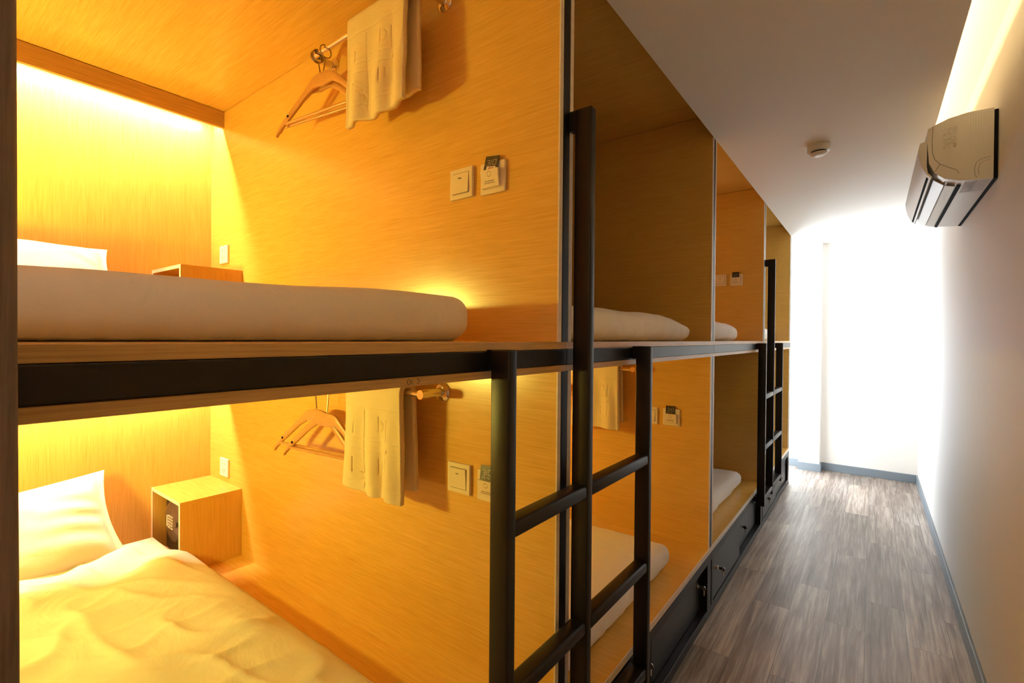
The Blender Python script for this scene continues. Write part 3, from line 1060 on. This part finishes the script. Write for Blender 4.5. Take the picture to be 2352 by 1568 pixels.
# ------------------------------------------------------------------ air conditioner
def aircon():
    y0, y1 = 2.445, 3.36
    t = thing('air_conditioner', 'white wall-mounted air conditioner high on the right wall', 'air conditioner', (.88, (y0 + y1) / 2, 1.945))
    XB = W - .012
    # body outline in x-z
    body = [(XB, 2.206), (.90, 2.207), (.845, 2.198), (.805, 2.182), (.785, 2.172), (.783, 2.128), (.790, 2.040),
            (.806, 2.000), (.835, 1.972), (.880, 1.957), (.930, 1.952), (XB, 1.950)]
    def shell(pts, a, b_):
        return MB().prism(pts, a, b_, 'y')
    obj('casing', shell(body, y0, y1), 'acplastic', t, smooth=True)
    # curved front cover a little proud of the casing
    cov = [(.7835, 2.127), (.762, 2.121), (.757, 2.095), (.760, 2.065), (.768, 2.030), (.782, 2.000), (.796, 1.982),
           (.800, 1.985), (.787, 2.003), (.7835, 2.03)]
    obj('front_cover', shell(cov, y0 - .002, y1 + .002), 'acplastic', t, smooth=True)
    # dark upper outlet slot, air flap, dark lower slot following the belly
    def strip(p, q, off, a, b_, th=.002):
        p = Vector((p[0], 0, p[1])); q = Vector((q[0], 0, q[1]))
        d = (q - p).normalized(); n = Vector((d.z, 0, -d.x))
        if n.z > 0:
            n = -n
        c_ = [(p + n * off), (q + n * off), (q + n * (off + th)), (p + n * (off + th))]
        return MB().prism([(v.x, v.z) for v in c_], a, b_, 'y')
    obj('outlet_slot', strip((.786, 1.997), (.799, 1.984), .0005, y0 + .03, y1 - .01), 'dark', t)
    obj('air_flap', strip((.812, 1.992), (.842, 1.966), .0035, y0 + .06, y1 - .03, .003), 'acplastic', t)
    obj('air_flap', strip((.843, 1.9655), (.872, 1.957), .0030, y0 + .06, y1 - .03, .003), 'acplastic', t)
    obj('lower_slot', strip((.876, 1.957), (.888, 1.954), .0015, y0 + .055, y1 - .01, .002), 'dark', t)
    obj('back_plate', MB().box(XB, W - .0005, y0 + .004, y1 - .004, 1.948, 2.20), 'dark', t)
    # grille dots on the underside near the wall
    g = MB()
    for i in range(20):
        for j in range(9):
            yy = y0 + .012 + i * .0085; xx = .895 + j * .0078 + (i % 2) * .0039
            g.box(xx - .0009, xx + .0009, yy - .0014, yy + .0014, 1.9496, 1.9515 if xx < .93 else 1.9502)
    obj('grille_dots', g, 'grey', t)
    # side face details: seam, hand recess, ribs, rating label
    s = MB()
    sy = y0 - .0006
    def sl(pts, w=.0011):
        s.tube([(a, sy + .0004, b_) for a, b_ in pts], w * .7, 6)
    sl([(.800, 2.178), (.798, 2.12), (.800, 2.075), (.806, 2.052), (.822, 2.030), (.845, 2.014), (.868, 2.000), (.876, 1.985)])
    sl([(.822, 2.030), (.812, 2.012), (.806, 2.003)])
    sl([(.960, 2.030), (.935, 2.026), (.922, 2.015), (.918, 1.995), (.919, 1.972), (.924, 1.960)], .0009)
    sl([(.960, 2.020), (.940, 2.016), (.931, 2.007), (.928, 1.990), (.930, 1.970)], .0007)
    obj('side_seams', s, 'grey', t)
    r_ = MB()
    for k in range(9):
        xx = .905 + k * .0072
        r_.box(xx, xx + .0016, sy - .0004, sy + .0007, 2.045 - .001 * k, 2.198)
    obj('side_ribs', r_, 'acplastic', t)
    lab = MB()
    rnd = random.Random(5)
    for k in range(24):
        zz = 2.162 - k * .0033
        xx = .829
        while xx < .868:
            l = rnd.uniform(.002, .007)
            if rnd.random() < .55:
                lab.box(xx, min(xx + l, .870), sy - .0002, sy + .0003, zz, zz + .0008)
            xx += l + .001
    lab.box(.8605, .8645, sy - .0003, sy + .0003, 2.087, 2.092).box(.8605, .8645, sy - .0003, sy + .0003, 2.095, 2.100)
    obj('rating_label', lab, 'softgrey', t, label='small printed rating label')
aircon()

# smoke detector
t = thing('smoke_detector', 'white round smoke detector on the corridor ceiling', 'smoke detector', (.397, 2.84, H - .053))
obj('base', MB().disc((.397, 2.84, H - .0003), (0, 0, -1), .05, .02, 40, prof=[(0, 0), (.049, 0), (.050, .004), (.050, .030), (.046, .033), (0, .033)]), 'acplastic', t, smooth=True)
obj('sensor_slots', MB().disc((.397, 2.84, H - .033), (0, 0, -1), .034, .007, 36), 'dark', t, smooth=True)
obj('cap', MB().disc((.397, 2.84, H - .040), (0, 0, -1), .03, .012, 36, prof=[(0, 0), (.038, 0), (.037, .004), (.026, .012), (0, .013)]), 'acplastic', t, smooth=True)

# cove strip light above the dropped ceiling edge
t = thing('cove_light', 'warm strip light hidden in the ceiling cove along the right wall', 'light', (.79, 1.8, H + .012))
obj('strip_holder', MB().box(.770, .800, YN + .1, 5.1, H + .0125, H + .020), 'chrome', t)
obj('led_strip', MB().box(.775, .795, YN + .1, 5.1, H + .0205, H + .024), 'cove_led', t)

# ------------------------------------------------------------------ light from outside
def area(name, loc, rot, sx, sy, power, col):
    l = bpy.data.lights.new(name, 'AREA')
    l.shape = 'RECTANGLE'; l.size = sx; l.size_y = sy; l.energy = power; l.color = col
    o = bpy.data.objects.new(name, l); COL.objects.link(o)
    o.location = loc; o.rotation_euler = rot
    return o
DAY = (0.80, 0.91, 1.0)
area('daylight_window', (-1.02, 6.16, .98), (PI / 2, 0, PI), 1.8, 1.5, 275, DAY).rotation_euler = (-math.radians(99), 0, 0)
area('daylight_side_window', (XL - .16, 5.575, 1.35), (0, -PI / 2, 0), 2.15, .62, 30, DAY)

# added warm fill lamps, out of view, to brighten the partitions facing them
def fill_lamp(x, y, z, strength, label):
    t = thing('fill_lamp', label, 'lamp', (x, y, z - .06), 'added fill lamps out of view in the lit berths')
    obj('housing', MB().box(x - .11, x + .11, y + .0005, y + .016, z - .055, z + .055, bev=.004), 'plastic', t)
    em = emit('fill_glow_%d' % int(strength), (1.0, .82, .14), strength)
    obj('lens', MB().box(x - .10, x + .10, y + .0162, y + .020, z - .045, z + .045), em, t, label='glowing face of the added fill lamp')
fill_lamp(-1.74, DIV[0] + TH, 1.54, 400, 'small added fill lamp out of view in the nearest upper bunk, by the pillow')
fill_lamp(-1.32, DIV[0] + TH, 1.205, 310, 'small added fill lamp out of view in the nearest lower bunk, under the deck')
fill_lamp(-1.40, DIV[1] + TH, 1.205, 160, 'small added fill lamp out of view in the second lower bunk, under the deck')
fill_lamp(-1.45, DIV[2] + TH, 1.60, 30, 'small added fill lamp out of view in the third upper bunk')
area('corridor_fill', (.45, -1.0, H - .01), (0, 0, 0), .35, .35, 7.5, (1.0, .72, .50))  # unseen warm fill added behind the camera to brighten the corridor

w = bpy.data.worlds.new('world'); scene.world = w
w.use_nodes = True
w.node_tree.nodes['Background'].inputs[0].default_value = (0.85, 0.92, 1.0, 1)
w.node_tree.nodes['Background'].inputs[1].default_value = 2.0

# ------------------------------------------------------------------ camera
yaw, pitch, roll = math.radians(36.992), math.radians(-.4739), math.radians(.4798)
R = Vector((math.cos(yaw), math.sin(yaw), 0)); F = Vector((-math.sin(yaw), math.cos(yaw), 0)); U = Vector((0, 0, 1))
F2 = F * math.cos(pitch) + U * math.sin(pitch); U2 = U * math.cos(pitch) - F * math.sin(pitch)
R3 = R * math.cos(roll) + U2 * math.sin(roll); U3 = U2 * math.cos(roll) - R * math.sin(roll)
cam = bpy.data.cameras.new('camera')
cam.sensor_width = 36; cam.lens = 1100.08 / 2352 * 36; cam.clip_start = 0.01
co = bpy.data.objects.new('camera', cam); COL.objects.link(co)
m = Matrix((R3, U3, -F2)).transposed().to_4x4(); m.translation = Vector((.6248, 0, 1.355))
co.matrix_world = m
scene.camera = co

vs = scene.view_settings
vs.view_transform = 'Standard'; vs.look = 'None'; vs.exposure = 0.0; vs.gamma = 1.0; vs.use_curve_mapping = False
scene.cycles.max_bounces = 10
scene.cycles.diffuse_bounces = 6
scene.cycles.use_denoising = True
scene.cycles.sample_clamp_indirect = 6.0
